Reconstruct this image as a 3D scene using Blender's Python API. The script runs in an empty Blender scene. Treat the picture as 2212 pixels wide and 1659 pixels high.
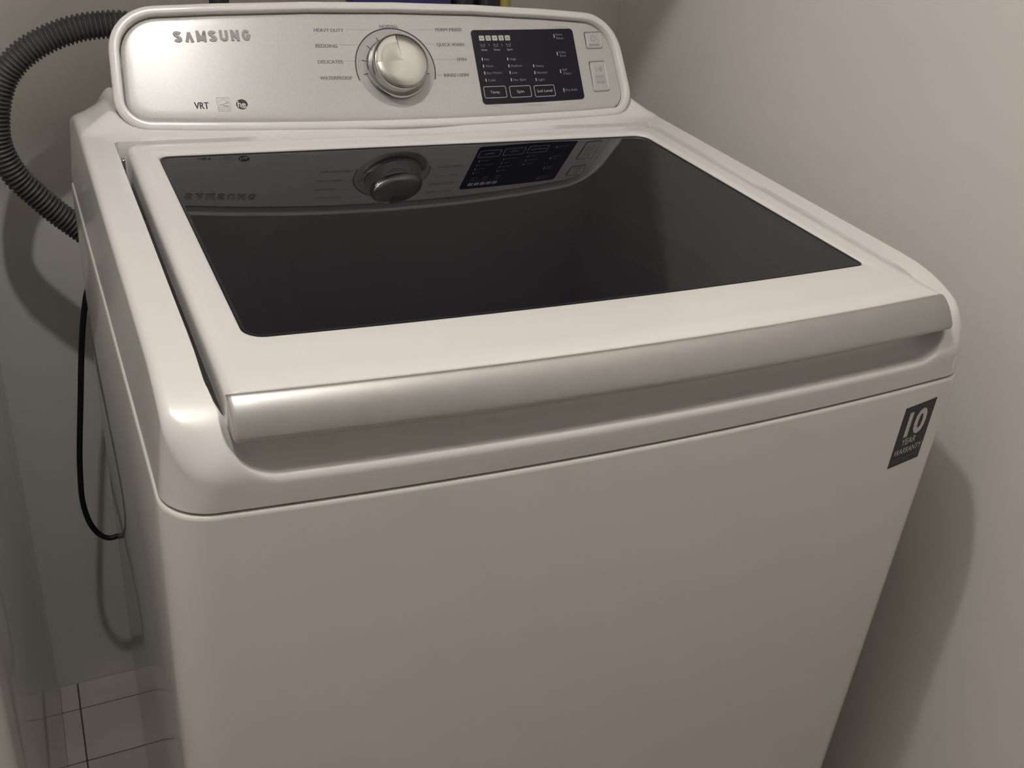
import bpy, math
import numpy as np
from mathutils import Matrix, Vector

# ------------------------------------------------------------------ camera, light, exposure
SC = bpy.context.scene
COL = SC.collection
ZF = -0.06                                    # floor height (washer frame: lid height fixed, floor below)

CAM = np.array([-0.3895, -0.5184, 1.2535])
YAW, PIT, ROL, FPX = 0.4881, 0.5047, 0.0982, 2163.39
_fw = np.array([math.sin(YAW) * math.cos(PIT), math.cos(YAW) * math.cos(PIT), -math.sin(PIT)])
_rt = np.array([math.cos(YAW), -math.sin(YAW), 0.0])
_up = np.cross(_rt, _fw)
_r2 = math.cos(ROL) * _rt + math.sin(ROL) * _up
_u2 = -math.sin(ROL) * _rt + math.cos(ROL) * _up
cd = bpy.data.cameras.new('camera')
cam = bpy.data.objects.new('camera', cd)
COL.objects.link(cam)
cam.matrix_world = Matrix(((_r2[0], _u2[0], -_fw[0], CAM[0]), (_r2[1], _u2[1], -_fw[1], CAM[1]),
                           (_r2[2], _u2[2], -_fw[2], CAM[2]), (0, 0, 0, 1)))
cd.sensor_fit = 'HORIZONTAL'
cd.sensor_width = 36.0
cd.lens = FPX / 2212.0 * 36.0
cd.clip_start = 0.02
SC.camera = cam

world = bpy.data.worlds.new('world')
SC.world = world
world.use_nodes = True
world.node_tree.nodes['Background'].inputs[0].default_value = (1.0, 0.93, 0.84, 1)
world.node_tree.nodes['Background'].inputs[1].default_value = 0.02

LAMP = (-0.41, -0.03, 2.27)                   # the room's ceiling bulb
LAMP_STRENGTH = 980.0
LAMP_RADIUS = 0.025
SC.view_settings.view_transform = 'Standard'
SC.view_settings.look = 'None'
SC.view_settings.gamma = 1.0
SC.view_settings.use_curve_mapping = False
SC.view_settings.exposure = 0.1


# ------------------------------------------------------------------ helpers
def setp(o, label=None, cat=None, group=None, kind=None):
    if label: o['label'] = label
    if cat: o['category'] = cat
    if group: o['group'] = group
    if kind: o['kind'] = kind
    return o


def empty(name, loc, label, cat, group=None):
    o = bpy.data.objects.new(name, None)
    COL.objects.link(o)
    o.empty_display_size = 0.05
    o.location = loc
    return setp(o, label, cat, group)


def attach(o, parent):
    if parent is None:
        return
    o.parent = parent
    if parent.type == 'EMPTY':
        o.matrix_parent_inverse = Matrix.Translation(-Vector(parent.location))
    else:
        o.matrix_parent_inverse = parent.matrix_basis.inverted()


def mesh_obj(name, verts, faces, mat, parent=None, smooth=True, angle=40, label=None, basis=None):
    me = bpy.data.meshes.new(name)
    me.from_pydata([tuple(map(float, v)) for v in verts], [], [tuple(f) for f in faces])
    me.validate(clean_customdata=False)
    me.update()
    if smooth:
        me.shade_smooth()
        me.set_sharp_from_angle(angle=math.radians(angle))
    if mat: me.materials.append(mat)
    o = bpy.data.objects.new(name, me)
    COL.objects.link(o)
    if basis is not None:
        o.matrix_basis = basis
    attach(o, parent)
    if label: o['label'] = label
    return o


class MB:
    """collects verts and faces of one mesh"""
    def __init__(self): self.v, self.f = [], []

    def add(self, vs, fs):
        b = len(self.v)
        self.v += [tuple(x) for x in vs]
        self.f += [tuple(i + b for i in f) for f in fs]

    def box(self, lo, hi, bev=0.0):
        (x0, y0, z0), (x1, y1, z1) = lo, hi
        if bev <= 0:
            v = [(x, y, z) for z in (z0, z1) for y in (y0, y1) for x in (x0, x1)]
            self.add(v, [(0, 2, 3, 1), (4, 5, 7, 6), (0, 1, 5, 4), (2, 6, 7, 3), (0, 4, 6, 2), (1, 3, 7, 5)])
        else:
            loops = []
            for dz, off in ((z0, -bev), (z0 + bev, 0), (z1 - bev, 0), (z1, -bev)):
                loops.append([(x, y, dz) for x, y in rrect(x0 - off, x1 + off, y0 - off, y1 + off, [max(bev * 1.2 + off, 1e-4)] * 4, 3, 1)])
            self.loft(loops, cap0=True, cap1=True)

    def loft(self, loops, cap0=False, cap1=False, closed=True):
        n = len(loops[0])
        vs = [p for l in loops for p in l]
        fs = []
        for k in range(len(loops) - 1):
            for i in range(n if closed else n - 1):
                j = (i + 1) % n
                fs.append((k * n + i, k * n + j, (k + 1) * n + j, (k + 1) * n + i))
        if cap0: fs.append(tuple(range(n - 1, -1, -1)))
        if cap1: fs.append(tuple((len(loops) - 1) * n + i for i in range(n)))
        self.add(vs, fs)

    def lathe(self, prof, seg=48, centre=(0, 0, 0), cap0=False, cap1=False):
        loops = [[(centre[0] + r * math.cos(2 * math.pi * i / seg), centre[1] + r * math.sin(2 * math.pi * i / seg), centre[2] + h)
                  for i in range(seg)] for r, h in prof]
        self.loft(loops, cap0, cap1)

    def build(self, name, mat, parent=None, **k):
        return mesh_obj(name, self.v, self.f, mat, parent, **k)


def rrect(x0, x1, y0, y1, rad, narc=6, nedge=8):
    """rounded rectangle, counter-clockwise from front-left; rad = [front-left, front-right, back-right, back-left]"""
    c = [(x0, y0, 180), (x1, y0, 270), (x1, y1, 0), (x0, y1, 90)]
    out = []
    arcs = []
    for (cx, cy, a0), r in zip(c, rad):
        sx = 1 if cx == x0 else -1
        sy = 1 if cy == y0 else -1
        ox, oy = cx + sx * r, cy + sy * r
        arcs.append([(ox + r * math.cos(math.radians(a0 + 90 * i / narc)), oy + r * math.sin(math.radians(a0 + 90 * i / narc))) for i in range(narc + 1)])
    for k in range(4):
        a, b = arcs[k], arcs[(k + 1) % 4]
        out += a
        p, q = a[-1], b[0]
        for i in range(1, nedge):
            t = i / nedge
            out.append((p[0] + (q[0] - p[0]) * t, p[1] + (q[1] - p[1]) * t))
    return out


def sst(t):
    t = np.clip(t, 0, 1)
    return t * t * (3 - 2 * t)


# ------------------------------------------------------------------ materials
def principled(name, col, rough=0.5, metal=0.0, spec=0.5, coat=0.0, coat_rough=0.05, noise=None, bump=None, ior=None, emit=None, aniso=0.0):
    """noise=(scale, amount) colour variation; bump=(scale, strength, distance)"""
    m = bpy.data.materials.new(name)
    m.use_nodes = True
    nt = m.node_tree
    b = nt.nodes['Principled BSDF']
    b.inputs['Base Color'].default_value = (*col, 1)
    b.inputs['Roughness'].default_value = rough
    b.inputs['Metallic'].default_value = metal
    b.inputs['Specular IOR Level'].default_value = spec
    b.inputs['Coat Weight'].default_value = coat
    b.inputs['Coat Roughness'].default_value = coat_rough
    if ior: b.inputs['IOR'].default_value = ior
    tc = nt.nodes.new('ShaderNodeTexCoord')
    if noise:
        n = nt.nodes.new('ShaderNodeTexNoise')
        n.inputs['Scale'].default_value = noise[0]
        n.inputs['Detail'].default_value = 5
        nt.links.new(tc.outputs['Object'], n.inputs['Vector'])
        r = nt.nodes.new('ShaderNodeValToRGB')
        a = noise[1]
        r.color_ramp.elements[0].position = 0.3
        r.color_ramp.elements[1].position = 0.7
        r.color_ramp.elements[0].color = (*[c * (1 - a) for c in col], 1)
        r.color_ramp.elements[1].color = (*[min(1, c * (1 + a)) for c in col], 1)
        nt.links.new(n.outputs['Fac'], r.inputs['Fac'])
        nt.links.new(r.outputs['Color'], b.inputs['Base Color'])
    if bump:
        n2 = nt.nodes.new('ShaderNodeTexNoise')
        n2.inputs['Scale'].default_value = bump[0]
        n2.inputs['Detail'].default_value = 3
        nt.links.new(tc.outputs['Object'], n2.inputs['Vector'])
        bp = nt.nodes.new('ShaderNodeBump')
        bp.inputs['Strength'].default_value = bump[1]
        bp.inputs['Distance'].default_value = bump[2]
        nt.links.new(n2.outputs['Fac'], bp.inputs['Height'])
        nt.links.new(bp.outputs['Normal'], b.inputs['Normal'])
    if aniso:
        b.inputs['Anisotropic'].default_value = aniso
        t = nt.nodes.new('ShaderNodeTangent')
        t.direction_type = 'RADIAL'
        t.axis = 'Z'
        nt.links.new(t.outputs['Tangent'], b.inputs['Tangent'])
    if emit:
        b.inputs['Emission Color'].default_value = (*emit[0], 1)
        b.inputs['Emission Strength'].default_value = emit[1]
    return m


M = {}
M['wall'] = principled('wall_paint', (0.765, 0.74, 0.705), 0.75, spec=0.25, noise=(3.0, 0.015), bump=(260, 0.12, 0.0006))
M['ceiling'] = principled('ceiling_paint', (0.84, 0.82, 0.79), 0.9, spec=0.1, bump=(150, 0.2, 0.001))
M['plastic'] = principled('white_gloss_plastic', (0.80, 0.785, 0.765), 0.2, spec=0.5, coat=0.5, coat_rough=0.025)
M['steel_white'] = principled('white_painted_steel', (0.76, 0.745, 0.71), 0.35, spec=0.5, coat=0.8, coat_rough=0.035, bump=(900, 0.02, 0.0001))
M['silver'] = principled('silver_paint', (0.57, 0.565, 0.55), 0.30, metal=0.12, spec=0.5, noise=(420, 0.03))
M['silver_dark'] = principled('silver_recess', (0.44, 0.435, 0.43), 0.42, metal=0.6)
M['handle'] = principled('brushed_silver', (0.50, 0.495, 0.48), 0.44, metal=0.9, noise=(60, 0.02))
M['chrome'] = principled('chrome', (0.50, 0.49, 0.47), 0.07, metal=1.0)
M['chrome_cap'] = principled('spun_chrome', (0.62, 0.61, 0.58), 0.24, metal=1.0, aniso=0.5)
M['display'] = principled('black_display', (0.008, 0.008, 0.018), 0.10, spec=0.3)
M['print_grey'] = principled('grey_print', (0.23, 0.22, 0.23), 0.6)
M['print_pale'] = principled('pale_grey_print', (0.33, 0.32, 0.32), 0.6)
M['print_dark'] = principled('dark_print', (0.030, 0.026, 0.035), 0.6)
M['print_line'] = principled('line_print', (0.42, 0.41, 0.40), 0.6)
M['print_navy'] = principled('navy_print', (0.06, 0.06, 0.085), 0.5)
M['print_white'] = principled('white_print', (0.55, 0.54, 0.52), 0.6)
M['print_dim'] = principled('dim_print', (0.26, 0.26, 0.30), 0.6)
M['icon_white'] = principled('icon_white', (0.62, 0.61, 0.55), 0.6)
M['logo'] = principled('logo_grey', (0.30, 0.29, 0.28), 0.5, metal=0.1)
M['sticker'] = principled('navy_sticker', (0.016, 0.017, 0.028), 0.42)
M['sticker_print'] = principled('sticker_print', (0.66, 0.65, 0.60), 0.5)
M['hose'] = principled('grey_hose', (0.080, 0.076, 0.080), 0.45, noise=(30, 0.15))
M['rubber'] = principled('black_rubber', (0.006, 0.006, 0.010), 0.5)
M['tub'] = principled('grey_tub', (0.25, 0.25, 0.26), 0.35)
M['drum'] = principled('drum_steel', (0.4, 0.4, 0.4), 0.3, metal=1.0)
M['tile'] = principled('floor_tile', (0.52, 0.48, 0.44), 0.32, noise=(9, 0.10), bump=(40, 0.05, 0.001))
M['grout'] = principled('dark_grout', (0.085, 0.07, 0.06), 0.9, noise=(80, 0.2))
M['blue'] = principled('dark_blue_card', (0.022, 0.018, 0.11), 0.5, noise=(25, 0.1))
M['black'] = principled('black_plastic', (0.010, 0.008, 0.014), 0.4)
M['olive'] = principled('olive_yellow', (0.35, 0.27, 0.07), 0.5)
M['shelf'] = principled('shelf_paint', (0.70, 0.67, 0.62), 0.5)
M['bulb'] = principled('bulb_glow', (1, 1, 1), 0.5, emit=((1.0, 0.965, 0.925), LAMP_STRENGTH))


def glass_material():
    m = bpy.data.materials.new('smoked_glass')
    m.use_nodes = True
    nt = m.node_tree
    b = nt.nodes['Principled BSDF']
    b.inputs['Base Color'].default_value = (0.004, 0.004, 0.008, 1)
    b.inputs['Specular Tint'].default_value = (0.86, 0.90, 1.0, 1)
    b.inputs['Roughness'].default_value = 0.015
    b.inputs['IOR'].default_value = 1.5
    b.inputs['Specular IOR Level'].default_value = 0.3
    tr = nt.nodes.new('ShaderNodeBsdfTransparent')
    tr.inputs['Color'].default_value = (0.55, 0.57, 0.62, 1)
    mx = nt.nodes.new('ShaderNodeMixShader')
    mx.inputs['Fac'].default_value = 0.05
    nt.links.new(b.outputs[0], mx.inputs[1])
    nt.links.new(tr.outputs[0], mx.inputs[2])
    nt.links.new(mx.outputs[0], nt.nodes['Material Output'].inputs['Surface'])
    return m


M['glass'] = glass_material()

# ------------------------------------------------------------------ the room
YB, XR, XL, YFR, ZC = 0.856, 0.46, -1.30, -2.80, 2.40


def slab(name, lo, hi, mat):
    b = MB()
    b.box(lo, hi)
    o = b.build(name, mat, smooth=False)
    return setp(o, kind='structure')


slab('wall_back', (XL - 0.1, YB, ZF - 0.1), (XR + 0.1, YB + 0.1, ZC), M['wall'])
slab('wall_right', (XR, YFR, ZF - 0.1), (XR + 0.1, YB, ZC), M['wall'])
slab('wall_left', (XL - 0.1, YFR, ZF - 0.1), (XL, YB, ZC), M['wall'])
slab('wall_front', (XL - 0.1, YFR - 0.1, ZF - 0.1), (XR + 0.1, YFR, ZC), M['wall'])
slab('ceiling', (XL - 0.1, YFR - 0.1, ZC), (XR + 0.1, YB + 0.1, ZC + 0.1), M['ceiling'])
fl = slab('floor', (XL, YFR, ZF - 0.1), (XR, YB, ZF - 0.0025), M['grout'])

# floor tiles: those seen in the gap are single parts, the rest one field
PT, GAP = 0.1115, 0.0022
TX0, TY0 = -0.4268, 0.7965                    # a grout crossing
tb = MB()
tb.loft([[(x, y, z) for x, y in rrect(-PT / 2 + GAP / 2 + o, PT / 2 - GAP / 2 - o, -PT / 2 + GAP / 2 + o, PT / 2 - GAP / 2 - o, [0.001] * 4, 1, 1)]
         for z, o in ((-0.004, 0), (-0.0006, 0), (0.0, 0.0007))], cap1=True)
tile_mesh = None
field = MB()
for i in range(-9, 9):
    for j in range(-33, 2):
        x0, y0 = TX0 + i * PT, TY0 + j * PT
        cx, cy = x0 + PT / 2, y0 + PT / 2
        ax, bx = max(x0, XL), min(x0 + PT, XR)
        ay, by = max(y0, YFR), min(y0 + PT, YB)
        if bx - ax < 0.01 or by - ay < 0.01:
            continue
        whole = (bx - ax > PT - 1e-4) and (by - ay > PT - 1e-4)
        seen = -3 <= i <= 1 and -4 <= j <= 1
        if whole and seen:
            if tile_mesh is None:
                o = tb.build('tile', M['tile'], fl, angle=25)
                tile_mesh = o.data
            else:
                o = bpy.data.objects.new('tile', tile_mesh)
                COL.objects.link(o)
                attach(o, fl)
            o.location = (cx, cy, ZF)
        else:
            tgt = MB() if seen else field
            tgt.loft([[(x, y, ZF + z) for x, y in rrect(ax + GAP / 2 + q, bx - GAP / 2 - q, ay + GAP / 2 + q, by - GAP / 2 - q, [0.001] * 4, 1, 1)]
                      for z, q in ((-0.004, 0), (-0.0006, 0), (0.0, 0.0007))], cap1=True)
            if seen:
                tgt.build('tile', M['tile'], fl, angle=25)
setp(field.build('tile_field', M['tile'], fl, angle=25), kind='stuff')

# shelf over the washer (its front edge throws the shade on the walls) and its brackets
sh = empty('wall_shelf', (-0.42, YB, 1.65), 'white painted shelf fixed to the back wall above the washer', 'shelf')
b = MB(); b.box((XL + 0.003, 0.347, 1.65), (XR - 0.003, YB - 0.002, 1.67)); b.build('board', M['shelf'], sh, smooth=False)
for x in (-1.0, -0.3, 0.35):
    b = MB(); b.box((x - 0.01, 0.42, 1.638), (x + 0.01, YB - 0.002, 1.65)); b.box((x - 0.01, YB - 0.014, 1.42), (x + 0.01, YB - 0.002, 1.638))
    b.build('bracket', M['shelf'], sh, smooth=False)

# ceiling lamp
lp = empty('ceiling_lamp', (LAMP[0], LAMP[1], ZC), 'bare round bulb in a white ceiling fitting', 'lamp')
b = MB(); b.lathe([(0.06, -0.001), (0.06, -0.02), (0.045, -0.03), (0.022, -0.034), (0.020, LAMP[2] + LAMP_RADIUS * 0.9 - ZC)], 32, (LAMP[0], LAMP[1], ZC), True, True)
b.build('fitting', M['shelf'], lp)
b = MB()
b.lathe([(LAMP_RADIUS * math.sin(math.pi * k / 10) + 1e-5, -LAMP_RADIUS * math.cos(math.pi * k / 10)) for k in range(11)], 20, LAMP)
b.build('bulb', M['bulb'], lp)

# ------------------------------------------------------------------ washing machine
WM = empty('washing_machine', (0.0, 0.33, ZF), 'white top-loading washing machine with dark glass lid and silver control panel', 'washing machine')
HW, YD = 0.343, 0.668
BOW = 0.0172


def bowy(x, y):
    f = sst(1 - y / 0.25)
    return y - BOW * (1 - (x / HW) ** 2) * f


def ztop(y):
    return 0.9429 + 0.033 * (y - 0.0874)


def bl(pts, z):
    return [(x, bowy(x, y), z) for x, y in pts]


# cabinet
def cab_outline(off):
    return rrect(-HW + off, HW - off, off, YD - off, [0.03 - off * 0.7, 0.03 - off * 0.7, 0.012, 0.012], 8, 24)


mb = MB()
mb.loft([bl(cab_outline(o), z) for o, z in ((0.02, ZF + 0.024), (0.002, ZF + 0.026), (0.0, ZF + 0.03), (0.0, 0.5), (0.0, 0.8650), (0.0005, 0.8668), (0.0016, 0.8680), (0.0030, 0.8683), (0.016, 0.8683), (0.018, 0.84))], cap0=True)
mb.build('cabinet', M['steel_white'], WM, angle=50)
for sx in (-1, 1):
    for y in (0.06, YD - 0.06):
        b = MB(); b.lathe([(0.022, 0.0), (0.024, 0.004), (0.020, 0.012), (0.010, 0.014), (0.010, 0.028)], 20, (sx * 0.29, y, ZF), True, True)
        b.build('foot', M['black'], WM)

# control panel face: a plane leaning back, bowed forward in the middle
Y0, Z0, TAU = 0.533, 0.968, math.radians(35.2)
SN, CS = math.sin(TAU), math.cos(TAU)
UB = 0.2865


def fbow(u): return 0.025 * (1 - (u / UB) ** 2)


def fnorm(u):
    tu = Vector((1, 2 * 0.025 * u / UB ** 2, 0))
    tw = Vector((0, SN, CS))
    return tu.cross(tw).normalized()


def F(u, w, h=0.0):
    n = fnorm(u)
    return (u + n.x * h, Y0 + w * SN - fbow(u) + n.y * h, Z0 + w * CS + n.z * h)


def fbasis(u, w, h=0.0):
    n = fnorm(u)
    tw = Vector((0, SN, CS))
    tu = tw.cross(n).normalized()
    o = F(u, w, h)
    return Matrix(((tu.x, tw.x, n.x, o[0]), (tu.y, tw.y, n.y, o[1]), (tu.z, tw.z, n.z, o[2]), (0, 0, 0, 1)))


# top cover: height field over the bowed outline
CH, CY0, CY1, RC = 0.3360, 0.0018, YD - 0.002, 0.030
ang = np.linspace(0, np.pi / 2, 9)
sd = 0.007 * (1 - np.sin(ang))                # distances from the side edge
hx = np.concatenate([np.linspace(0, 0.255, 18), np.linspace(0.2575, 0.2985, 26), np.linspace(0.2992, 0.3080, 34), np.linspace(0.311, 0.327, 7), CH - sd])
hx = np.unique(np.round(hx, 6))
xs = np.concatenate([-hx[:0:-1], hx])
ys = np.concatenate([[0, .0002, .0006, .0012, .002, .003, .004, .005, .0062, .008], np.linspace(0.010, 0.07, 46), np.linspace(0.08, 0.45, 20), np.linspace(0.458, 0.60, 48), np.linspace(0.605, CY1 - CY0, 8)])


def smax(a, b, k):
    h = np.maximum(k - np.abs(a - b), 0) / k
    return np.maximum(a, b) + h * h * k / 4


def smin(a, b, k): return -smax(-a, -b, k)


def cover_z(x, e, ds, ph):
    """x, e: plan position (e = distance from the front line), ds = distance from the outline, ph = 0 facing front to 1 facing sideways"""
    ax = np.abs(x)
    y = CY0 + e
    z = ztop(y) + 0 * ax
    # shoulder falling to the front, rounded sides
    fy, fz = 0.095, 0.052
    t = np.clip((fy - e) / fy, 0, 1)
    z = z - fz * (1 - np.sqrt(1 - t ** 2))
    # rise to the console
    zf = Z0 + (y - (Y0 - fbow(ax))) * CS / SN - 0.0012
    capz = 0.9640 + 0.015 * sst((ax - 0.284) / 0.022) - 1.20 * smax(ax - 0.306, 0 * ax, 0.02)
    z = np.where(y > 0.40, smax(z, smin(zf, capz, 0.014), 0.018), z)
    z = z - 0.32 * smax(y - 0.598, 0 * y, 0.03) * sst((ax - 0.29) / 0.02)
    r = 0.007 + 0.018 * (1 - ph)
    t = np.clip((r - ds) / r, 0, 1)
    z = z - r * (1 - np.sqrt(1 - t ** 2)) * sst(1.7 * ph)
    # lid well with the hand pocket at its front
    rl = 0.006
    t = np.clip((rl - e) / rl, 0, 1)
    zp = 0.8918 - rl * (1 - np.sqrt(1 - t ** 2)) - 0.20 * np.clip(e - rl, 0, 0.006)
    rs = 0.0200
    ts = np.clip((e - 0.008) / rs, 0, 0.93)
    zp = np.minimum(zp + rs * (1 - np.sqrt(1 - ts ** 2)), 0.9115)
    zp = zp - 0.026 * sst((e - 0.034) / 0.020)
    rc = 0.035
    t = np.clip((ax - 0.2685) / rc, 0, 0.998)
    zp = zp + rc * (1 - np.sqrt(1 - t ** 2)) * (1 - sst((e - 0.030) / 0.025)) + np.maximum(ax - 0.3034, 0) * 25
    zp = np.where(y > 0.497, zp + (y - 0.497) * 25, zp)
    return smin(z, zp, 0.0035)


def corner_map(x, e):
    """round the two front corners of the outline"""
    ax = abs(x)
    if ax > CH - RC and e < RC:
        a, c = (ax - (CH - RC)) / RC, (RC - e) / RC
        a2, c2 = a * math.sqrt(1 - c * c / 2), c * math.sqrt(1 - a * a / 2)
        return math.copysign(CH - RC + a2 * RC, x), RC - c2 * RC, RC * (1 - min(1, math.hypot(a2, c2))), math.atan2(a2, c2 + 1e-9) / (math.pi / 2)
    return x, e, CH - ax, float(ax > CH - RC - 1e-9)


TC = (0.0, 0.275)
mb = MB()
nx, ny = len(xs), len(ys)
MM = np.array([[corner_map(x, e) for x in xs] for e in ys])
ZZ = cover_z(MM[..., 0], MM[..., 1], MM[..., 2], MM[..., 3])
vs = []
for j in range(ny):
    for i in range(nx):
        mx_, me_ = MM[j, i, 0], MM[j, i, 1]
        vs.append((mx_, bowy(mx_, CY0 + me_), ZZ[j, i]))
fs = []
for j in range(ny - 1):
    for i in range(nx - 1):
        cx, cy = 0.5 * (xs[i] + xs[i + 1]), CY0 + 0.5 * (ys[j] + ys[j + 1])
        if math.hypot(cx - TC[0], cy - TC[1]) < 0.205 and 0.06 < cy < 0.47:
            continue
        fs.append((j * nx + i, j * nx + i + 1, (j + 1) * nx + i + 1, (j + 1) * nx + i))
# skirt
edge = [i for i in range(nx)] + [j * nx + nx - 1 for j in range(1, ny)] + [(ny - 1) * nx + i for i in range(nx - 2, -1, -1)] + [j * nx for j in range(ny - 2, 0, -1)]
base = len(vs)
rings = [0.35, 0.75, 1.0]
for t in rings:
    for k in edge:
        x, y, z = vs[k]
        vs.append((x * (1 + t * (0.3412 / CH - 1)), y, z + (0.8702 - z) * t))
n = len(edge)
prev = edge
for r in range(len(rings)):
    cur = [base + r * n + k for k in range(n)]
    for k in range(n):
        q = (k + 1) % n
        fs.append((prev[q], prev[k], cur[k], cur[q]))
    prev = cur
mesh_obj('top_cover', vs, fs, M['plastic'], WM, angle=60)

# tub seen dimly through the glass
tub = MB()
tub.lathe([(0.226, 0.8750), (0.226, 0.8855), (0.205, 0.8860), (0.192, 0.880), (0.190, 0.862), (0.198, 0.858)], 96, (TC[0], TC[1], 0))
tb_o = tub.build('tub_ring', M['tub'], WM)
tub = MB()
tub.lathe([(0.203, 0.858), (0.225, 0.84), (0.245, 0.60), (0.240, 0.47), (0.19, 0.455), (0.06, 0.46), (0.05, 0.52), (0.03, 0.54), (0.0005, 0.545)], 96, (TC[0], TC[1], 0))
tub.build('drum', M['drum'], WM)

# lid
LXL, LXR = 0.2978, 0.3022


def lid_outline(off, fr=0.0):
    return rrect(-LXL + off, LXR - off, 0.0245 + fr, 0.4962 - off, [0.0025, 0.0025, max(0.012 - off * 0.6, 0.006), max(0.012 - off * 0.6, 0.006)], 8, 20)


def glass_outline(off):
    r = 0.010 + off * 0.5
    return rrect(-0.2715 - off, 0.2728 + off, 0.0912 - off, 0.4622 + off, [0.014 + off, 0.006 + off, 0.016 + off, r], 8, 20)


def ll(pts, dz, slope=0.0):
    return [(x, bowy(x, y), ztop(y) + dz + slope * (y - 0.09)) for x, y in pts]


o1, g1 = lid_outline(0.0055, 0.0015), glass_outline(0.003)
mid = [[(a[0] + (c[0] - a[0]) * t, a[1] + (c[1] - a[1]) * t) for a, c in zip(o1, g1)] for t in (0.33, 0.66)]
mb = MB()
mb.loft([ll(lid_outline(0, 0), -0.024), ll(lid_outline(0, 0), -0.007), ll(lid_outline(0.0006, 0.0001), -0.0045), ll(lid_outline(0.002, 0.0003), -0.0020),
         ll(lid_outline(0.004, 0.0008), -0.0006), ll(o1, 0), ll(mid[0], 0), ll(mid[1], 0), ll(g1, 0),
         ll(glass_outline(0.0012), -0.0003, -0.0025), ll(glass_outline(0.0004), -0.0010, -0.004), ll(glass_outline(0), -0.0020, -0.008), ll(glass_outline(0), -0.016)])
LID = mb.build('lid', M['plastic'], WM, angle=50)
gb = MB()
gp = glass_outline(-0.0003)
spine = [(min(max(x, -0.2), 0.2), 0.277) for x, y in gp]
gl = [[(a[0] + (c[0] - a[0]) * t, a[1] + (c[1] - a[1]) * t) for a, c in zip(gp, spine)] for t in (0, 0.1, 0.35, 0.7, 1.0)]
gb.loft([ll(gp, -0.006, -0.007)] + [ll(l, -0.0007, -0.0070) for l in gl])
gb.build('lid_glass', M['glass'], LID, angle=30, label='smoked glass window')

gk = MB()  # black strip painting in the shaded gap line around the glass recess
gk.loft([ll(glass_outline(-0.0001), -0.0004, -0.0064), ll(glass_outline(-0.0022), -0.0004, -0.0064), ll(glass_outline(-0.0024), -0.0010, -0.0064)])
gk.build('glass_edge_shade', M['black'], LID, angle=30)

# silver handle bar along the lid's front
prof = [(0.0237 - 0.0190 * t, 0.9403 - 0.0060 * t - 0.0138 * t * t) for t in np.linspace(0, 1, 10)] + [
    (0.0043, 0.9192), (0.0045, 0.9176), (0.0058, 0.9161), (0.0080, 0.9153), (0.0120, 0.9150), (0.0300, 0.9150), (0.0300, 0.9380)]
hm = MB()
secs = []
HX0, HX1 = -0.2974, 0.3016
for x in [HX0, HX0 + 0.0004, HX0 + 0.0014, HX0 + 0.0032] + list(np.linspace(-0.28, 0.28, 40)) + [HX1 - 0.0032, HX1 - 0.0014, HX1 - 0.0004, HX1]:
    g = min(x - HX0, HX1 - x)
    k = 1.0 - 0.10 * max(0, 1 - g / 0.0032) ** 2
    secs.append([(x, bowy(x, 0.03 + (y - 0.03) * k), 0.926 + (z - 0.926) * k) for y, z in prof])
hm.loft(secs, True, True)
hm.build('lid_handle', M['handle'], LID, angle=45, label='silver handle strip along the lid front')
# lid hinges in the side grooves
for sx in (-1, 1):
    b = MB(); b.box((sx * 0.3020 - 0.0012 - (0.0004 if sx < 0 else 0), 0.468, 0.925), (sx * 0.3020 + 0.0010, 0.480, 0.949), 0.0004)
    b.build('hinge', M['chrome'], LID)


# ------------------------------------------------------------------ console
def poly_outline():
    pts = [(-0.2905, -0.001, 0.022), (0.2905, -0.001, 0.022), (0.2852, 0.1075, 0.043), (0.19, 0.1155, 0), (0.095, 0.1206, 0), (0.0, 0.1221, 0),
           (-0.095, 0.1206, 0), (-0.19, 0.1155, 0), (-0.2852, 0.1075, 0.043)]
    out = []
    m = len(pts)
    for k in range(m):
        p0, p1, p2 = (np.array(pts[(k + d) % m][:2]) for d in (-1, 0, 1))
        r = pts[k][2]
        if r == 0:
            out.append(p1)
            continue
        a, c = p0 - p1, p2 - p1
        a, c = a / np.linalg.norm(a), c / np.linalg.norm(c)
        th = math.acos(np.dot(a, c))
        d = r / math.tan(th / 2)
        cen = p1 + (a + c) / np.linalg.norm(a + c) * r / math.sin(th / 2)
        s, e = p1 + a * d - cen, p1 + c * d - cen
        a0, a1 = math.atan2(s[1], s[0]), math.atan2(e[1], e[0])
        while a1 < a0: a1 += 2 * math.pi
        out += [cen + r * np.array([math.cos(a0 + (a1 - a0) * i / 12), math.sin(a0 + (a1 - a0) * i / 12)]) for i in range(13)]
    P = np.array(out)
    Q = np.vstack([P, P[:1]])
    L = np.concatenate([[0], np.cumsum(np.linalg.norm(np.diff(Q, axis=0), axis=1))])
    s = np.linspace(0, L[-1], 241)[:-1]
    return np.stack([np.interp(s, L, Q[:, 0]), np.interp(s, L, Q[:, 1])], 1)


PO = poly_outline()
_t = np.roll(PO, -1, 0) - np.roll(PO, 1, 0)
_t /= np.linalg.norm(_t, axis=1)[:, None]
PN = np.stack([_t[:, 1], -_t[:, 0]], 1)        # outward (counter-clockwise polygon)


def fo(off, h): return [F(u, w, h) for u, w in PO + PN * off]


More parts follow.
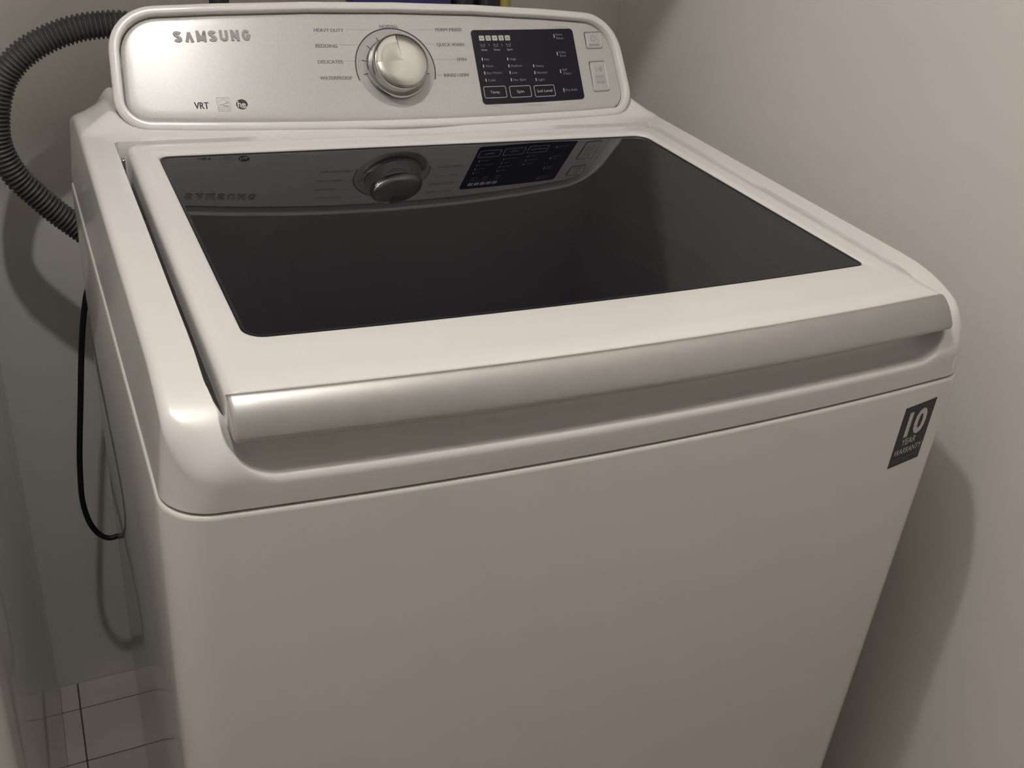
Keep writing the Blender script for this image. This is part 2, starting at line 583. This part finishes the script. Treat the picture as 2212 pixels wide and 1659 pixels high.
BZ = 0.0098
mb = MB()
back = []
front = fo(BZ, -0.006)
for (yb, zmax, k) in ((0.030, None, 0.965), (0.652, 1.043, 0.90), (0.692, 1.043, 0.90)):
    l = []
    for (u, w), p in zip(PO + PN * BZ, front):
        if zmax is None:
            l.append((p[0] * k, p[1] + yb * (0.4 + 0.6 * (w > 0.05)), p[2] - 0.010 * max(0, w) / 0.12))
        else:
            l.append((p[0] * k, yb + 0.0 * u, min(p[2] - 0.004, zmax)))
    back.append(l)
mb.loft([fo(-0.0002, -0.0085), fo(0.0, 0.0018), fo(0.0006, 0.0028), fo(0.0016, 0.0032), fo(BZ - 0.0036, 0.0032), fo(BZ - 0.0014, 0.0024), fo(BZ - 0.0003, 0.0006), fo(BZ, -0.0025), front] + back, cap1=True)
CON = mb.build('console', M['plastic'], WM, angle=50)
# dark gap behind the silver fascia
FH = -0.0022
mb = MB()
sp = [(min(max(u, -0.23), 0.23), 0.058) for u, w in PO]


def fill_loops(off, hs):
    L = [fo(o, h) for o, h in hs]
    inner = PO + PN * hs[-1][0]
    for t in (0.15, 0.4, 0.7, 1.0):
        L.append([F(u + (s[0] - u) * t, w + (s[1] - w) * t, hs[-1][1]) for (u, w), s in zip(inner, sp)])
    return L


mb.loft(fill_loops(0, [(-0.0009, -0.0080), (-0.0010, -0.0052), (-0.0016, -0.0040), (-0.0028, -0.0030), (-0.0046, FH - 0.0002), (-0.0060, FH)]))
FAS = mb.build('control_fascia', M['silver'], WM, angle=50, label='silver control panel')
mb = MB(); mb.loft([fo(0.0, -0.0075), fo(-0.004, -0.0075)]); mb.build('fascia_gap', M['black'], CON)


# ------------------------------------------------------------------ printed things on the fascia
def patch(u0, u1, w0, w1, r, h, thick=0.0, nu=None):
    """rounded rectangle laid on the face as columns"""
    nu = nu or max(4, int((u1 - u0) / 0.006))
    us = list(np.linspace(u0 + r, u1 - r, nu))
    arc = [r * (1 - math.cos(a)) for a in np.linspace(0, math.pi / 2, 6)[:-1]]
    us = [u0 + a for a in arc] + us + [u1 - a for a in arc[::-1]]
    m = MB()
    rows = 5
    grid = []
    for u in us:
        d = min(u - u0, u1 - u)
        ins = r - math.sqrt(max(0, r * r - (r - d) ** 2)) if d < r else 0
        grid.append([F(u, w0 + ins + (w1 - w0 - 2 * ins) * k / (rows - 1), h) for k in range(rows)])
    m.loft(grid, closed=False)
    if thick:
        lo = [[F(u, w0 + (r - math.sqrt(max(0, r * r - (r - min(u - u0, u1 - u, r)) ** 2))), h - q) for u in us] +
              [F(u, w1 - (r - math.sqrt(max(0, r * r - (r - min(u - u0, u1 - u, r)) ** 2))), h - q) for u in us[::-1]] for q in (0, thick)]
        m.loft(lo)
    return m


def strip(pts, wd, h, closed=False):
    """flat line of width wd through (u,w) points"""
    P = np.array(pts, float)
    n = len(P)
    if closed:
        T = np.roll(P, -1, 0) - np.roll(P, 1, 0)
    else:
        T = np.gradient(P, axis=0)
    T /= np.linalg.norm(T, axis=1)[:, None] + 1e-12
    N = np.stack([-T[:, 1], T[:, 0]], 1)
    m = MB()
    m.loft([[F(u, w, h) for u, w in P - N * wd / 2], [F(u, w, h) for u, w in P + N * wd / 2]], closed=closed)
    return m


def ring(u0, u1, w0, w1, r, wd, h):
    pts = rrect(u0, u1, w0, w1, [r] * 4, 5, 4)
    return strip(pts, wd, h, True)


def text_mesh(s, bold=0.0):
    cu = bpy.data.curves.new('tmp', 'FONT')
    cu.body = s
    cu.size = 1.0
    cu.offset = bold
    cu.resolution_u = 3
    o = bpy.data.objects.new('tmp', cu)
    COL.objects.link(o)
    dg = bpy.context.evaluated_depsgraph_get()
    me = o.evaluated_get(dg).to_mesh()
    V = np.array([v.co[:] for v in me.vertices])
    Fs = [tuple(p.vertices) for p in me.polygons]
    o.evaluated_get(dg).to_mesh_clear()
    bpy.data.objects.remove(o)
    bpy.data.curves.remove(cu)
    return V, Fs


def caption(s, u0, w0, width, height, h, mat, parent, name='lettering', bold=0.0, mapf=None, raise_=0.0, fat=0.0):
    """text fitted to a box: left end u0, baseline w0; height is that of a capital"""
    V, Fs = text_mesh(s, bold)
    capm = text_mesh('H', bold)[0]
    ch = capm[:, 1].max() - capm[:, 1].min()
    by = capm[:, 1].min()
    x0, x1 = V[:, 0].min(), V[:, 0].max()
    X = (V[:, 0] - x0) / (x1 - x0) * width
    Y = (V[:, 1] - by) / ch * height
    mf = mapf or (lambda a, c, d: F(a, c, d))
    m = MB()
    for df in ((0.0,) if fat == 0 else (-fat, 0.0, fat)):
        m.add([mf(u0 + a + df, w0 + c, h + raise_) for a, c in zip(X, Y)], Fs)
    if raise_:
        # side walls of raised letters
        cnt = {}
        for f in Fs:
            for k in range(len(f)):
                e = (f[k], f[(k + 1) % len(f)])
                cnt[e] = cnt.get(e, 0) + 1
        for (a, c) in list(cnt):
            if (c, a) not in cnt:
                m.add([mf(u0 + X[a], w0 + Y[a], h + raise_), mf(u0 + X[c], w0 + Y[c], h + raise_), mf(u0 + X[c], w0 + Y[c], h), mf(u0 + X[a], w0 + Y[a], h)], [(0, 3, 2, 1)])
    return m.build(name, mat, parent, smooth=False)


H1, H2 = FH + 0.00015, FH + 0.0003


def stroke(m, pts, wd, h, t):
    """raised bar of width wd through (u,w) points"""
    P = np.array(pts, float)
    T = np.gradient(P, axis=0)
    T /= np.linalg.norm(T, axis=1)[:, None]
    N = np.stack([-T[:, 1], T[:, 0]], 1)
    L = [[F(*(p - n_ * wd / 2), h), F(*(p - n_ * wd / 2), h + t), F(*(p + n_ * wd / 2), h + t), F(*(p + n_ * wd / 2), h)] for p, n_ in zip(P, N)]
    m.loft(L, True, True)


def arcp(cx, cy, rx, ry, a0, a1, k=9):
    return [(cx + rx * math.cos(math.radians(a)), cy + ry * math.sin(math.radians(a))) for a in np.linspace(a0, a1, k)]


LW = 0.0030                                    # stroke width; letters in a unit box 0.0086 x 0.0116
q_ = LW / 2
GW, GH = 0.0086, 0.0116
S_ = [arcp(GW / 2, GH * 0.72, GW / 2 - q_, GH * 0.28 - q_, 20, 200, 9) + arcp(GW / 2, GH * 0.28, GW / 2 - q_, GH * 0.28 - q_, 60, -160, 11)]
GLY = {'S': S_, 'A': [[(q_, 0), (GW / 2, GH - q_)], [(GW - q_, 0), (GW / 2, GH - q_)]],
       'M': [[(q_, 0), (q_, GH)], [(q_, GH - q_), (GW / 2 + .0006, GH * 0.12)], [(GW / 2 + .0006, GH * 0.12), (GW - q_ + .0012, GH - q_)], [(GW - q_ + .0012, 0), (GW - q_ + .0012, GH)]],
       'U': [[(q_, GH)] + arcp(GW / 2, GH * 0.33, GW / 2 - q_, GH * 0.33 - q_, 180, 360, 9) + [(GW - q_, GH)]],
       'N': [[(q_, 0), (q_, GH)], [(q_, GH - q_), (GW - q_, q_)], [(GW - q_, 0), (GW - q_, GH)]],
       'G': [arcp(GW / 2, GH * 0.5, GW / 2 - q_, GH * 0.5 - q_, 40, 330, 15) + [(GW - q_, GH * 0.45)], [(GW * 0.52, GH * 0.45), (GW, GH * 0.45)]]}
mb = MB()
for k, ch in enumerate('SAMSUNG'):
    u0 = -0.2338 + k * 0.01118 + (0.0006 if k > 2 else 0)
    for st in GLY[ch]:
        stroke(mb, [(u0 + a, 0.0836 + 0.0036 * k / 6 + c) for a, c in st], LW, FH, 0.0008)
mb.build('lettering', M['logo'], FAS, smooth=False)

for s, u, w, wd in (('HEAVY DUTY', -0.0905, 0.0984, 0.0320), ('BEDDING', -0.0915, 0.0810, 0.0234), ('DELICATES', -0.0920, 0.0635, 0.0270), ('WATERPROOF', -0.0928, 0.0457, 0.0348),
                    ('NORMAL', -0.0175, 0.1033, 0.0217), ('PERM PRESS', 0.0474, 0.0999, 0.0325), ('QUICK WASH', 0.0459, 0.0826, 0.0336), ('SPIN', 0.0676, 0.0653, 0.0114), ('RINSE+SPIN', 0.0483, 0.0473, 0.0302)):
    caption(s, u, w, wd, 0.0037, H1, M['print_grey'], FAS, fat=0.00012)
caption('*Smart Care', 0.2049, 0.1026, 0.0187, 0.0014, H1, M['print_pale'], FAS)
caption('*Sound', 0.1016, 0.0108, 0.0118, 0.0016, H1, M['print_pale'], FAS)
caption('*Child Lock', 0.1450, 0.0098, 0.0235, 0.0016, H1, M['print_pale'], FAS)
for pts in ([(0.1405, 0.0105), (0.1440, 0.0105)], [(0.1690, 0.0100), (0.1725, 0.0100)]):
    strip(pts, 0.0004, H1).build('lead_line', M['print_pale'], FAS, smooth=False)
for pts in ([(-0.0555, 0.1015), (-0.0280, 0.1015), (-0.0258, 0.0980)], [(-0.0660, 0.0843), (-0.0438, 0.0843)], [(-0.0620, 0.0666), (-0.0512, 0.0666)], [(-0.0570, 0.0478), (-0.0535, 0.0482)],
            [(0.0122, 0.0982), (0.0146, 0.1018), (0.0445, 0.1018)], [(0.0325, 0.0850), (0.0436, 0.0850)], [(0.0391, 0.0672), (0.0658, 0.0672)], [(0.0380, 0.0496), (0.0460, 0.0496)]):
    strip(pts, 0.00045, H1).build('lead_line', M['print_line'], FAS, smooth=False)
caption('VRT', -0.2240, 0.0140, 0.0138, 0.0070, H1, M['print_dark'], FAS, fat=0.0002)
caption('+', -0.2092, 0.0196, 0.0014, 0.0012, H1, M['print_grey'], FAS)
# framed efficiency emblem
EM = ring(-0.2016, -0.1892, 0.0118, 0.0258, 0.0002, 0.00035, H1).build('efficiency_emblem', M['print_pale'], FAS, smooth=False)
strip([(-0.2016, 0.0155), (-0.1892, 0.0155)], 0.0003, H1).build('emblem_line', M['print_pale'], FAS, smooth=False)
strip([(-0.2006 + 0.0104 * k / 12, 0.0180 + 0.0062 * math.sin(math.pi * (0.12 + 0.78 * k / 12))) for k in range(13)], 0.00035, H1).build('emblem_arc', M['print_pale'], FAS, smooth=False)
strip([(-0.2004, 0.0178), (-0.1985, 0.0184), (-0.1965, 0.0183), (-0.1945, 0.0196), (-0.1925, 0.0203), (-0.1902, 0.0206)], 0.0005, H1).build('emblem_script', M['print_grey'], FAS, smooth=False)
star = [(-0.1918 + (0.0014 if k % 2 == 0 else 0.0006) * math.sin(math.pi * k / 5), 0.0212 + (0.0014 if k % 2 == 0 else 0.0006) * math.cos(math.pi * k / 5)) for k in range(10)]
strip(star, 0.0003, H1, True).build('emblem_star', M['print_pale'], FAS, smooth=False)
patch(-0.1962, -0.1905, 0.0166, 0.0178, 0.0003, H1).build('emblem_bar', M['print_pale'], FAS, smooth=False)
caption('ENERGY STAR', -0.2008, 0.0128, 0.0108, 0.0016, H1, M['print_pale'], FAS)
# round "he" mark
mb = MB()
mb.add([F(-0.1774, 0.0191, H1)] + [F(-0.1774 + 0.0058 * math.cos(2 * math.pi * k / 28) * (1 + 0.03 * math.sin(4 * math.pi * k / 28)), 0.0191 + 0.0054 * math.sin(2 * math.pi * k / 28), H1) for k in range(28)],
       [(0, 1 + k, 1 + (k + 1) % 28) for k in range(28)])
HE = mb.build('round_mark', M['print_dark'], FAS, smooth=False)
caption('he', -0.1817, 0.0162, 0.0080, 0.0062, H2, M['silver'], FAS, bold=0.02)
strip([(-0.1757 + 0.0040 * math.cos(a), 0.0188 + 0.0036 * math.sin(a)) for a in np.linspace(-2.6, -0.4, 8)], 0.0007, H2).build('mark_swirl', M['silver'], FAS, smooth=False)

# ------------------------------------------------------------------ dial
DU, DW = -0.0066, 0.0578
mb = MB()
loops = [[F(DU + r * math.cos(2 * math.pi * i / 72), DW + r * math.sin(2 * math.pi * i / 72), h) for i in range(72)] for r, h in ((0.0437, FH + 0.0002), (0.0425, FH + 0.00012), (0.030, FH + 0.0001), (0.0, FH + 0.0001))]
mb.loft(loops)
DIAL = mb.build('dial_plate', M['silver_dark'], WM, label='grey ring around the dial')
strip([(DU + 0.0452 * math.cos(a), DW + 0.0452 * math.sin(a)) for a in np.linspace(math.radians(-17), math.radians(197), 60)], 0.0014, FH + 0.0003).build('dial_arc', M['print_navy'], DIAL, smooth=False)
for a in (90, 116, 139, 166, 190, 350, 11):
    ca, sa = math.cos(math.radians(a)), math.sin(math.radians(a))
    strip([(DU + r * ca, DW + r * sa) for r in (0.0335, 0.0385)], 0.0009, FH + 0.0004).build('dial_mark', M['print_navy'], DIAL, smooth=False)
kb = fbasis(DU, DW, FH)
mb = MB()
mb.lathe([(0.0335, 0.0003), (0.0342, 0.0012), (0.0342, 0.0030), (0.0334, 0.0038), (0.0329, 0.0044), (0.0325, 0.0060), (0.0312, 0.0165), (0.0306, 0.0192), (0.0298, 0.0204), (0.0286, 0.0208)], 96)
KN = mb.build('dial_knob', M['chrome'], WM, basis=kb, label='chrome dial knob')
mb = MB()
prof_c = [(0.0286, 0.0206), (0.0283, 0.0209), (0.027, 0.0213), (0.020, 0.0222), (0.010, 0.0228), (0.0004, 0.0230)]


def sector(a0, a1, tilt, k=28):
    """wedge of the cap whose flat is tipped outward by tilt"""
    loops = []
    for r_, h_ in prof_c:
        loops.append([(r_ * math.cos(math.radians(a)), r_ * math.sin(math.radians(a)), h_ - (tilt * r_ if r_ < 0.0272 else 0)) for a in np.linspace(a0, a1, k)])
    mb.loft(loops, closed=False)


sector(94, 184, 0.035)
sector(184, 286, -0.012)
sector(286, 454, 0.0)
mb.build('knob_cap', M['chrome_cap'], KN, basis=kb)

# ------------------------------------------------------------------ display
DISP = patch(0.0905, 0.2298, 0.0138, 0.1012, 0.0045, FH + 0.0004, 0.0004).build('display_panel', M['display'], WM, angle=60, label='black display with touch labels')
HD = FH + 0.00055


def dtext(s, u, w, wd, ht=0.0027, mat='print_dim'):
    return caption(s, u, w, wd, ht, HD, M[mat], DISP)


for k in range(5):
    u = 0.0998 + k * 0.00845
    q = patch(u, u + 0.0066, 0.0884, 0.0944, 0.0008, HD).build('cycle_icon', M['icon_white'], DISP, smooth=False)
    mid_u, mid_w = u + 0.0033, 0.0914
    if k in (0, 2):
        strip([(mid_u - 0.0015, mid_w + 0.001), (mid_u, mid_w - 0.001), (mid_u + 0.0018, mid_w + 0.0006)], 0.0007, HD + 0.0001).build('icon_mark', M['print_dark'], q, smooth=False)
    else:
        for d in (-0.001, 0.001):
            strip([(mid_u - 0.002, mid_w + d), (mid_u + 0.002, mid_w + d)], 0.0006, HD + 0.0001).build('icon_mark', M['print_dark'], q, smooth=False)
for k, s in enumerate(('Wash', 'Rinse', 'Spin')):
    u = 0.1000 + k * 0.0168
    strip([(u, 0.0852), (u + 0.001, 0.0812), (u + 0.005, 0.0812), (u + 0.006, 0.0852)], 0.0006, HD).build('stage_icon', M['print_dim'], DISP, smooth=False)
    strip([(u + 0.0015, 0.0838), (u + 0.003, 0.0832), (u + 0.0045, 0.0838)], 0.0006, HD).build('stage_icon', M['print_dim'], DISP, smooth=False)
    if k < 2:
        strip([(u + 0.0105, 0.0845), (u + 0.0118, 0.0832), (u + 0.0105, 0.0819)], 0.0006, HD).build('stage_arrow', M['print_dim'], DISP, smooth=False)
    dtext(s, u - 0.0002, 0.0766, 0.0078, 0.0020, 'print_white')
ROWS = {0.0985: [('Hot', 0.0652, 0.0060), ('Warm', 0.0571, 0.0098), ('Eco Warm', 0.0490, 0.0190), ('Cold', 0.0405, 0.0090)],
        0.1315: [('High', 0.0648, 0.0086), ('Medium', 0.0566, 0.0148), ('Low', 0.0485, 0.0072), ('No Spin', 0.0400, 0.0168)],
        0.1648: [('Heavy', 0.0556, 0.0112), ('Normal', 0.0474, 0.0140), ('Light', 0.0390, 0.0090)],
        0.2010: [('Extra', 0.0930, 0.0092), ('Delay', 0.0712, 0.0098), ('Self', 0.0497, 0.0070), ('Pre Soak', 0.0247, 0.0168)]}
for u, rows in ROWS.items():
    for s, w, wd in rows:
        hgt = 0.0036 if u < 0.2 else 0.0046
        dw = -0.0003 if u < 0.2 else (-0.0028 if s != 'Pre Soak' else -0.0008)
        patch(u, u + 0.0013, w + dw, w + dw + hgt, 0.0004, HD).build('indicator', M['print_white'], DISP, smooth=False)
        dtext(s, u + 0.0034, w, wd)
for s, u, w, wd in (('Rinse', 0.2046, 0.0884, 0.0100), ('End', 0.2052, 0.0668, 0.0080), ('Clean', 0.2052, 0.0450, 0.0112)):
    dtext(s, u, w, wd)
for u0, u1, s, wd, off in ((0.0942, 0.1226, 'Temp.', 0.0126, 0), (0.1276, 0.1556, 'Spin', 0.0096, -0.0006), (0.1606, 0.1886, 'Soil Level', 0.0210, -0.0012)):
    bt = ring(u0, u1, 0.0212 + off, 0.0344 + off, 0.0018, 0.0007, HD).build('touch_button', M['print_white'], DISP, smooth=False)
    caption(s, (u0 + u1) / 2 - wd / 2, 0.0263 + off, wd, 0.0031, HD, M['print_white'], bt)


# push buttons
def push_button(u0, u1, w0, w1, name):
    o = MB()
    P = [rrect(u0 + q, u1 - q, w0 + q, w1 - q, [max(0.0022 - q * 0.5, 0.0012)] * 4, 5, 4) for q in (0, 0.0002, 0.0007, 0.0011, 0.0013, 0.0020, 0.006)]
    hs = (0.0001, 0.0009, 0.0010, 0.0006, 0.0003, 0.0006, 0.0007)
    o.loft([[F(u, w, FH + h) for u, w in l] for l, h in zip(P, hs)], cap1=True)
    bt = o.build(name, M['silver'], WM, angle=35)
    rg = MB()
    Q = [rrect(u0 + q, u1 - q, w0 + q, w1 - q, [0.0022] * 4, 5, 4) for q in (-0.0005, -0.0003, 0.0002, 0.0006, 0.0008)]
    rg.loft([[F(u, w, FH + h) for u, w in l] for l, h in zip(Q, (0.0001, 0.0008, 0.0014, 0.0010, 0.0004))])
    rg.build('button_rim', M['chrome'], bt, angle=60)
    return bt


HB = FH + 0.0009
PB = push_button(0.2464, 0.2704, 0.0756, 0.0962, 'power_button')
cu_, cw_ = 0.2585, 0.0884
strip([(cu_ + 0.0036 * math.sin(a), cw_ + 0.0036 * math.cos(a)) for a in np.linspace(0.55, 2 * math.pi - 0.55, 24)], 0.0006, HB).build('power_symbol', M['print_grey'], PB, smooth=False)
strip([(cu_, cw_ + 0.0046), (cu_, cw_ + 0.0008)], 0.0006, HB).build('power_symbol', M['print_grey'], PB, smooth=False)
caption('POWER', 0.2513, 0.0785, 0.0142, 0.0025, HB, M['print_grey'], PB)
SB = push_button(0.2456, 0.2694, 0.0222, 0.0594, 'start_button')
strip([(0.2538, 0.0526), (0.2538, 0.0458), (0.2590, 0.0492)], 0.0006, HB, True).build('start_symbol', M['print_grey'], SB, smooth=False)
for u in (0.2602, 0.2622):
    strip([(u, 0.0524), (u, 0.0460)], 0.0007, HB).build('start_symbol', M['print_grey'], SB, smooth=False)
caption('START', 0.2517, 0.0380, 0.0124, 0.0034, HB, M['print_grey'], SB)
strip([(0.2510, 0.0362), (0.2645, 0.0362)], 0.0003, HB).build('start_symbol', M['print_line'], SB, smooth=False)
caption('PAUSE', 0.2517, 0.0312, 0.0126, 0.0034, HB, M['print_grey'], SB)


# ------------------------------------------------------------------ warranty sticker on the cabinet front
def front(x, z, h): return (x, bowy(x, 0.0) - h, z)


S0, S1, SZ0, SZ1 = 0.2668, 0.3048, 0.7872, 0.8495


def tiltz(x, z): return z + (x - 0.286) * 0.10


mb = MB()
gx = list(np.linspace(S0, S1, 8))
mb.loft([[front(x, tiltz(x, z), 0.0004) for x in gx] for z in (SZ0, SZ1)], closed=False)
mb.loft([[front(x, tiltz(x, z), h) for x, z in [(x, SZ0) for x in gx] + [(x, SZ1) for x in gx[::-1]]] for h in (0.0004, -0.0002)])
ST = mb.build('warranty_sticker', M['sticker'], WM, smooth=False, label='navy warranty sticker')
fm = lambda a, c, d: front(a, tiltz(a, c), d)
caption('10', 0.2740, 0.8176, 0.0240, 0.0255, 0.0006, M['sticker_print'], ST, bold=0.035, mapf=fm)
caption('YEAR', 0.2746, 0.8086, 0.0176, 0.0068, 0.0006, M['sticker_print'], ST, bold=0.006, mapf=fm)
caption('WARRANTY', 0.2690, 0.7990, 0.0338, 0.0062, 0.0006, M['sticker_print'], ST, bold=0.004, mapf=fm)
mb = MB(); mb.loft([[front(x, tiltz(x, z), 0.0006) for x in np.linspace(0.2700, 0.3018, 6)] for z in (0.7938, 0.7942)], closed=False)
mb.build('print_line', M['print_grey'], ST, smooth=False)
mb = MB(); mb.loft([[front(x, tiltz(x, z), 0.0006) for x in np.linspace(0.2700, 0.2900, 6)] for z in (0.7912, 0.7915)], closed=False)
mb.build('print_line', M['print_grey'], ST, smooth=False)


# ------------------------------------------------------------------ hose and cord behind the washer
def spline(P, n):
    P = np.array(P, float)
    Q = np.vstack([2 * P[0] - P[1], P, 2 * P[-1] - P[-2]])
    out = []
    for k in range(1, len(Q) - 2):
        for t in np.linspace(0, 1, n, endpoint=False):
            a, b_, c, d = Q[k - 1], Q[k], Q[k + 1], Q[k + 2]
            out.append(0.5 * (2 * b_ + (c - a) * t + (2 * a - 5 * b_ + 4 * c - d) * t * t + (3 * b_ - a - 3 * c + d) * t ** 3))
    out.append(P[-1])
    R = np.array(out)
    return R


def resample(R, step):
    L = np.concatenate([[0], np.cumsum(np.linalg.norm(np.diff(R, axis=0), axis=1))])
    s = np.arange(0, L[-1], step)
    return np.stack([np.interp(s, L, R[:, k]) for k in range(3)], 1)


def tube(path, radf, seg=16):
    T = np.gradient(path, axis=0)
    T /= np.linalg.norm(T, axis=1)[:, None]
    nrm = np.cross(T[0], [0, 1, 0.01])
    loops = []
    for k, (p_, t) in enumerate(zip(path, T)):
        nrm = nrm - t * np.dot(nrm, t)
        nrm /= np.linalg.norm(nrm)
        bn = np.cross(t, nrm)
        r = radf(k)
        loops.append([tuple(p_ + r * (math.cos(2 * math.pi * i / seg) * nrm + math.sin(2 * math.pi * i / seg) * bn)) for i in range(seg)])
    m = MB()
    m.loft(loops, True, True)
    return m


hp = [(-0.10, 0.990), (-0.17, 1.003), (-0.2438, 1.0134), (-0.2715, 1.0163), (-0.3103, 1.0114), (-0.3448, 0.9991), (-0.3719, 0.9824), (-0.392, 0.961), (-0.4038, 0.9353), (-0.4102, 0.9079),
      (-0.4111, 0.882), (-0.4055, 0.8597), (-0.3964, 0.84), (-0.3857, 0.8257), (-0.3612, 0.7965), (-0.3319, 0.7671), (-0.3000, 0.7370), (-0.26, 0.705)]
hy = [0.765] * 2 + [0.77] * 14 + [0.765, 0.74]
R = resample(spline([(-0.3895 + (x + 0.3895) * 0.9806, y - 0.025, 1.2535 + (z - 1.2535) * 0.9806) for (x, z), y in zip(hp, hy)], 12), 0.0052 / 6)
rib = [0.0126, 0.0144, 0.0155, 0.0155, 0.0144, 0.0126]
o = tube(R, lambda k: rib[k % 6], 18).build('drain_hose', M['hose'], angle=80)
setp(o, 'grey corrugated drain hose looping out behind the washer console', 'hose')
cp = [(-0.262, 0.735), (-0.2900, 0.752), (-0.3150, 0.7530), (-0.3353, 0.7102), (-0.3455, 0.6718), (-0.3541, 0.6203), (-0.3628, 0.553), (-0.372, 0.4826), (-0.3764, 0.4385), (-0.3787, 0.3926), (-0.3744, 0.3557),
      (-0.3648, 0.3314), (-0.3519, 0.3198), (-0.3374, 0.3212), (-0.315, 0.331), (-0.28, 0.36)]
cy_ = [0.690, 0.702, 0.716] + [0.73] * 11 + [0.727, 0.69]
R = resample(spline([(x, y, z) for (x, z), y in zip(cp, cy_)], 12), 0.003)
o = tube(R, lambda k: 0.0038, 12).build('power_cord', M['rubber'], angle=80)
setp(o, 'black power cord hanging in a loop beside the washer', 'cord')

# ------------------------------------------------------------------ neighbouring appliance left of the gap
AP = empty('laundry_appliance', (-0.80, 0.45, ZF), 'white glossy appliance standing across the narrow gap from the washer', 'appliance')
AX0, AX1, AY0, AY1 = -1.14, -0.4535, 0.055, 0.842


def ap_out(off): return rrect(AX0 + off, AX1 - off, AY0 + off, AY1 - off, [0.022, 0.022, 0.004, 0.004], 6, 4)


mb = MB()
mb.loft([[(x, y, z) for x, y in ap_out(q)] for q, z in ((0.004, ZF + 0.020), (0.0, ZF + 0.024), (0.0, 0.845), (0.003, 0.848))], True, True)
mb.build('body', M['steel_white'], AP, angle=40)
mb = MB()
mb.loft([[(x, y, z) for x, y in ap_out(q)] for q, z in ((0.004, 0.8485), (0.001, 0.850), (0.001, 0.874), (0.008, 0.882))], True, True)
mb.build('top_panel', M['plastic'], AP, angle=40)
mb = MB()
mb.loft([[(x, AY0 - d, z) for x, z in rrect(-1.06 + q, -0.54 - q, 0.16 + q, 0.70 - q, [0.05] * 4, 6, 4)] for q, d in ((0, -0.002), (0, 0.008), (0.004, 0.012))], False, True)
dr = mb.build('door', M['plastic'], AP, angle=40)
mb = MB()
mb.box((-1.045, AY0 - 0.028, 0.36), (-1.025, AY0 - 0.011, 0.50), 0.003); mb.build('handle', M['handle'], dr)
for x in (-1.09, -0.51):
    for y in (0.12, 0.78):
        b = MB(); b.lathe([(0.022, 0.0), (0.024, 0.004), (0.018, 0.012), (0.010, 0.014), (0.010, 0.024)], 16, (x, y, ZF), True, True); b.build('foot', M['black'], AP)

# ------------------------------------------------------------------ things on the ledge behind the console
ZL = 1.0433


def carton(name, x0, x1, y0, y1, h, mat, label):
    t = empty(name, ((x0 + x1) / 2, (y0 + y1) / 2, ZL), label, 'box')
    b = MB(); b.box((x0, y0, ZL), (x1, y1, ZL + h), 0.0015); bd = b.build('body', mat, t)
    b = MB(); b.box((x0 + 0.004, y0 + 0.002, ZL + h), (x1 - 0.004, (y0 + y1) / 2, ZL + h + 0.0012), 0.0003); b.build('flap', mat, t)
    return t


carton('small_carton', -0.0204, 0.1020, 0.658, 0.686, 0.050, M['blue'], 'dark blue carton standing on the ledge behind the console')


def bottle(x, r, h, mat, mat2, label):
    t = empty('small_bottle', (x, 0.672, ZL), label, 'bottle')
    b = MB(); b.lathe([(r * 0.9, 0), (r, 0.002), (r, h * 0.72), (r * 0.8, h * 0.84), (r * 0.45, h * 0.9)], 28, (x, 0.672, ZL), True, True); b.build('body', mat, t)
    b = MB(); b.lathe([(r * 0.5, h * 0.9), (r * 0.5, h), (r * 0.42, h * 1.02)], 24, (x, 0.672, ZL), True, True); b.build('cap', mat2, t)


bottle(-0.1686, 0.0108, 0.051, M['black'], M['black'], 'slim black bottle standing on the ledge behind the console')
bottle(0.1225, 0.0150, 0.051, M['black'], M['blue'], 'black bottle with blue cap beside the dark blue carton')
bottle(0.1545, 0.0150, 0.051, M['black'], M['olive'], 'black bottle with olive yellow cap behind the console')
bottle(0.1790, 0.0075, 0.050, M['olive'], M['olive'], 'thin olive yellow bottle standing behind the console')
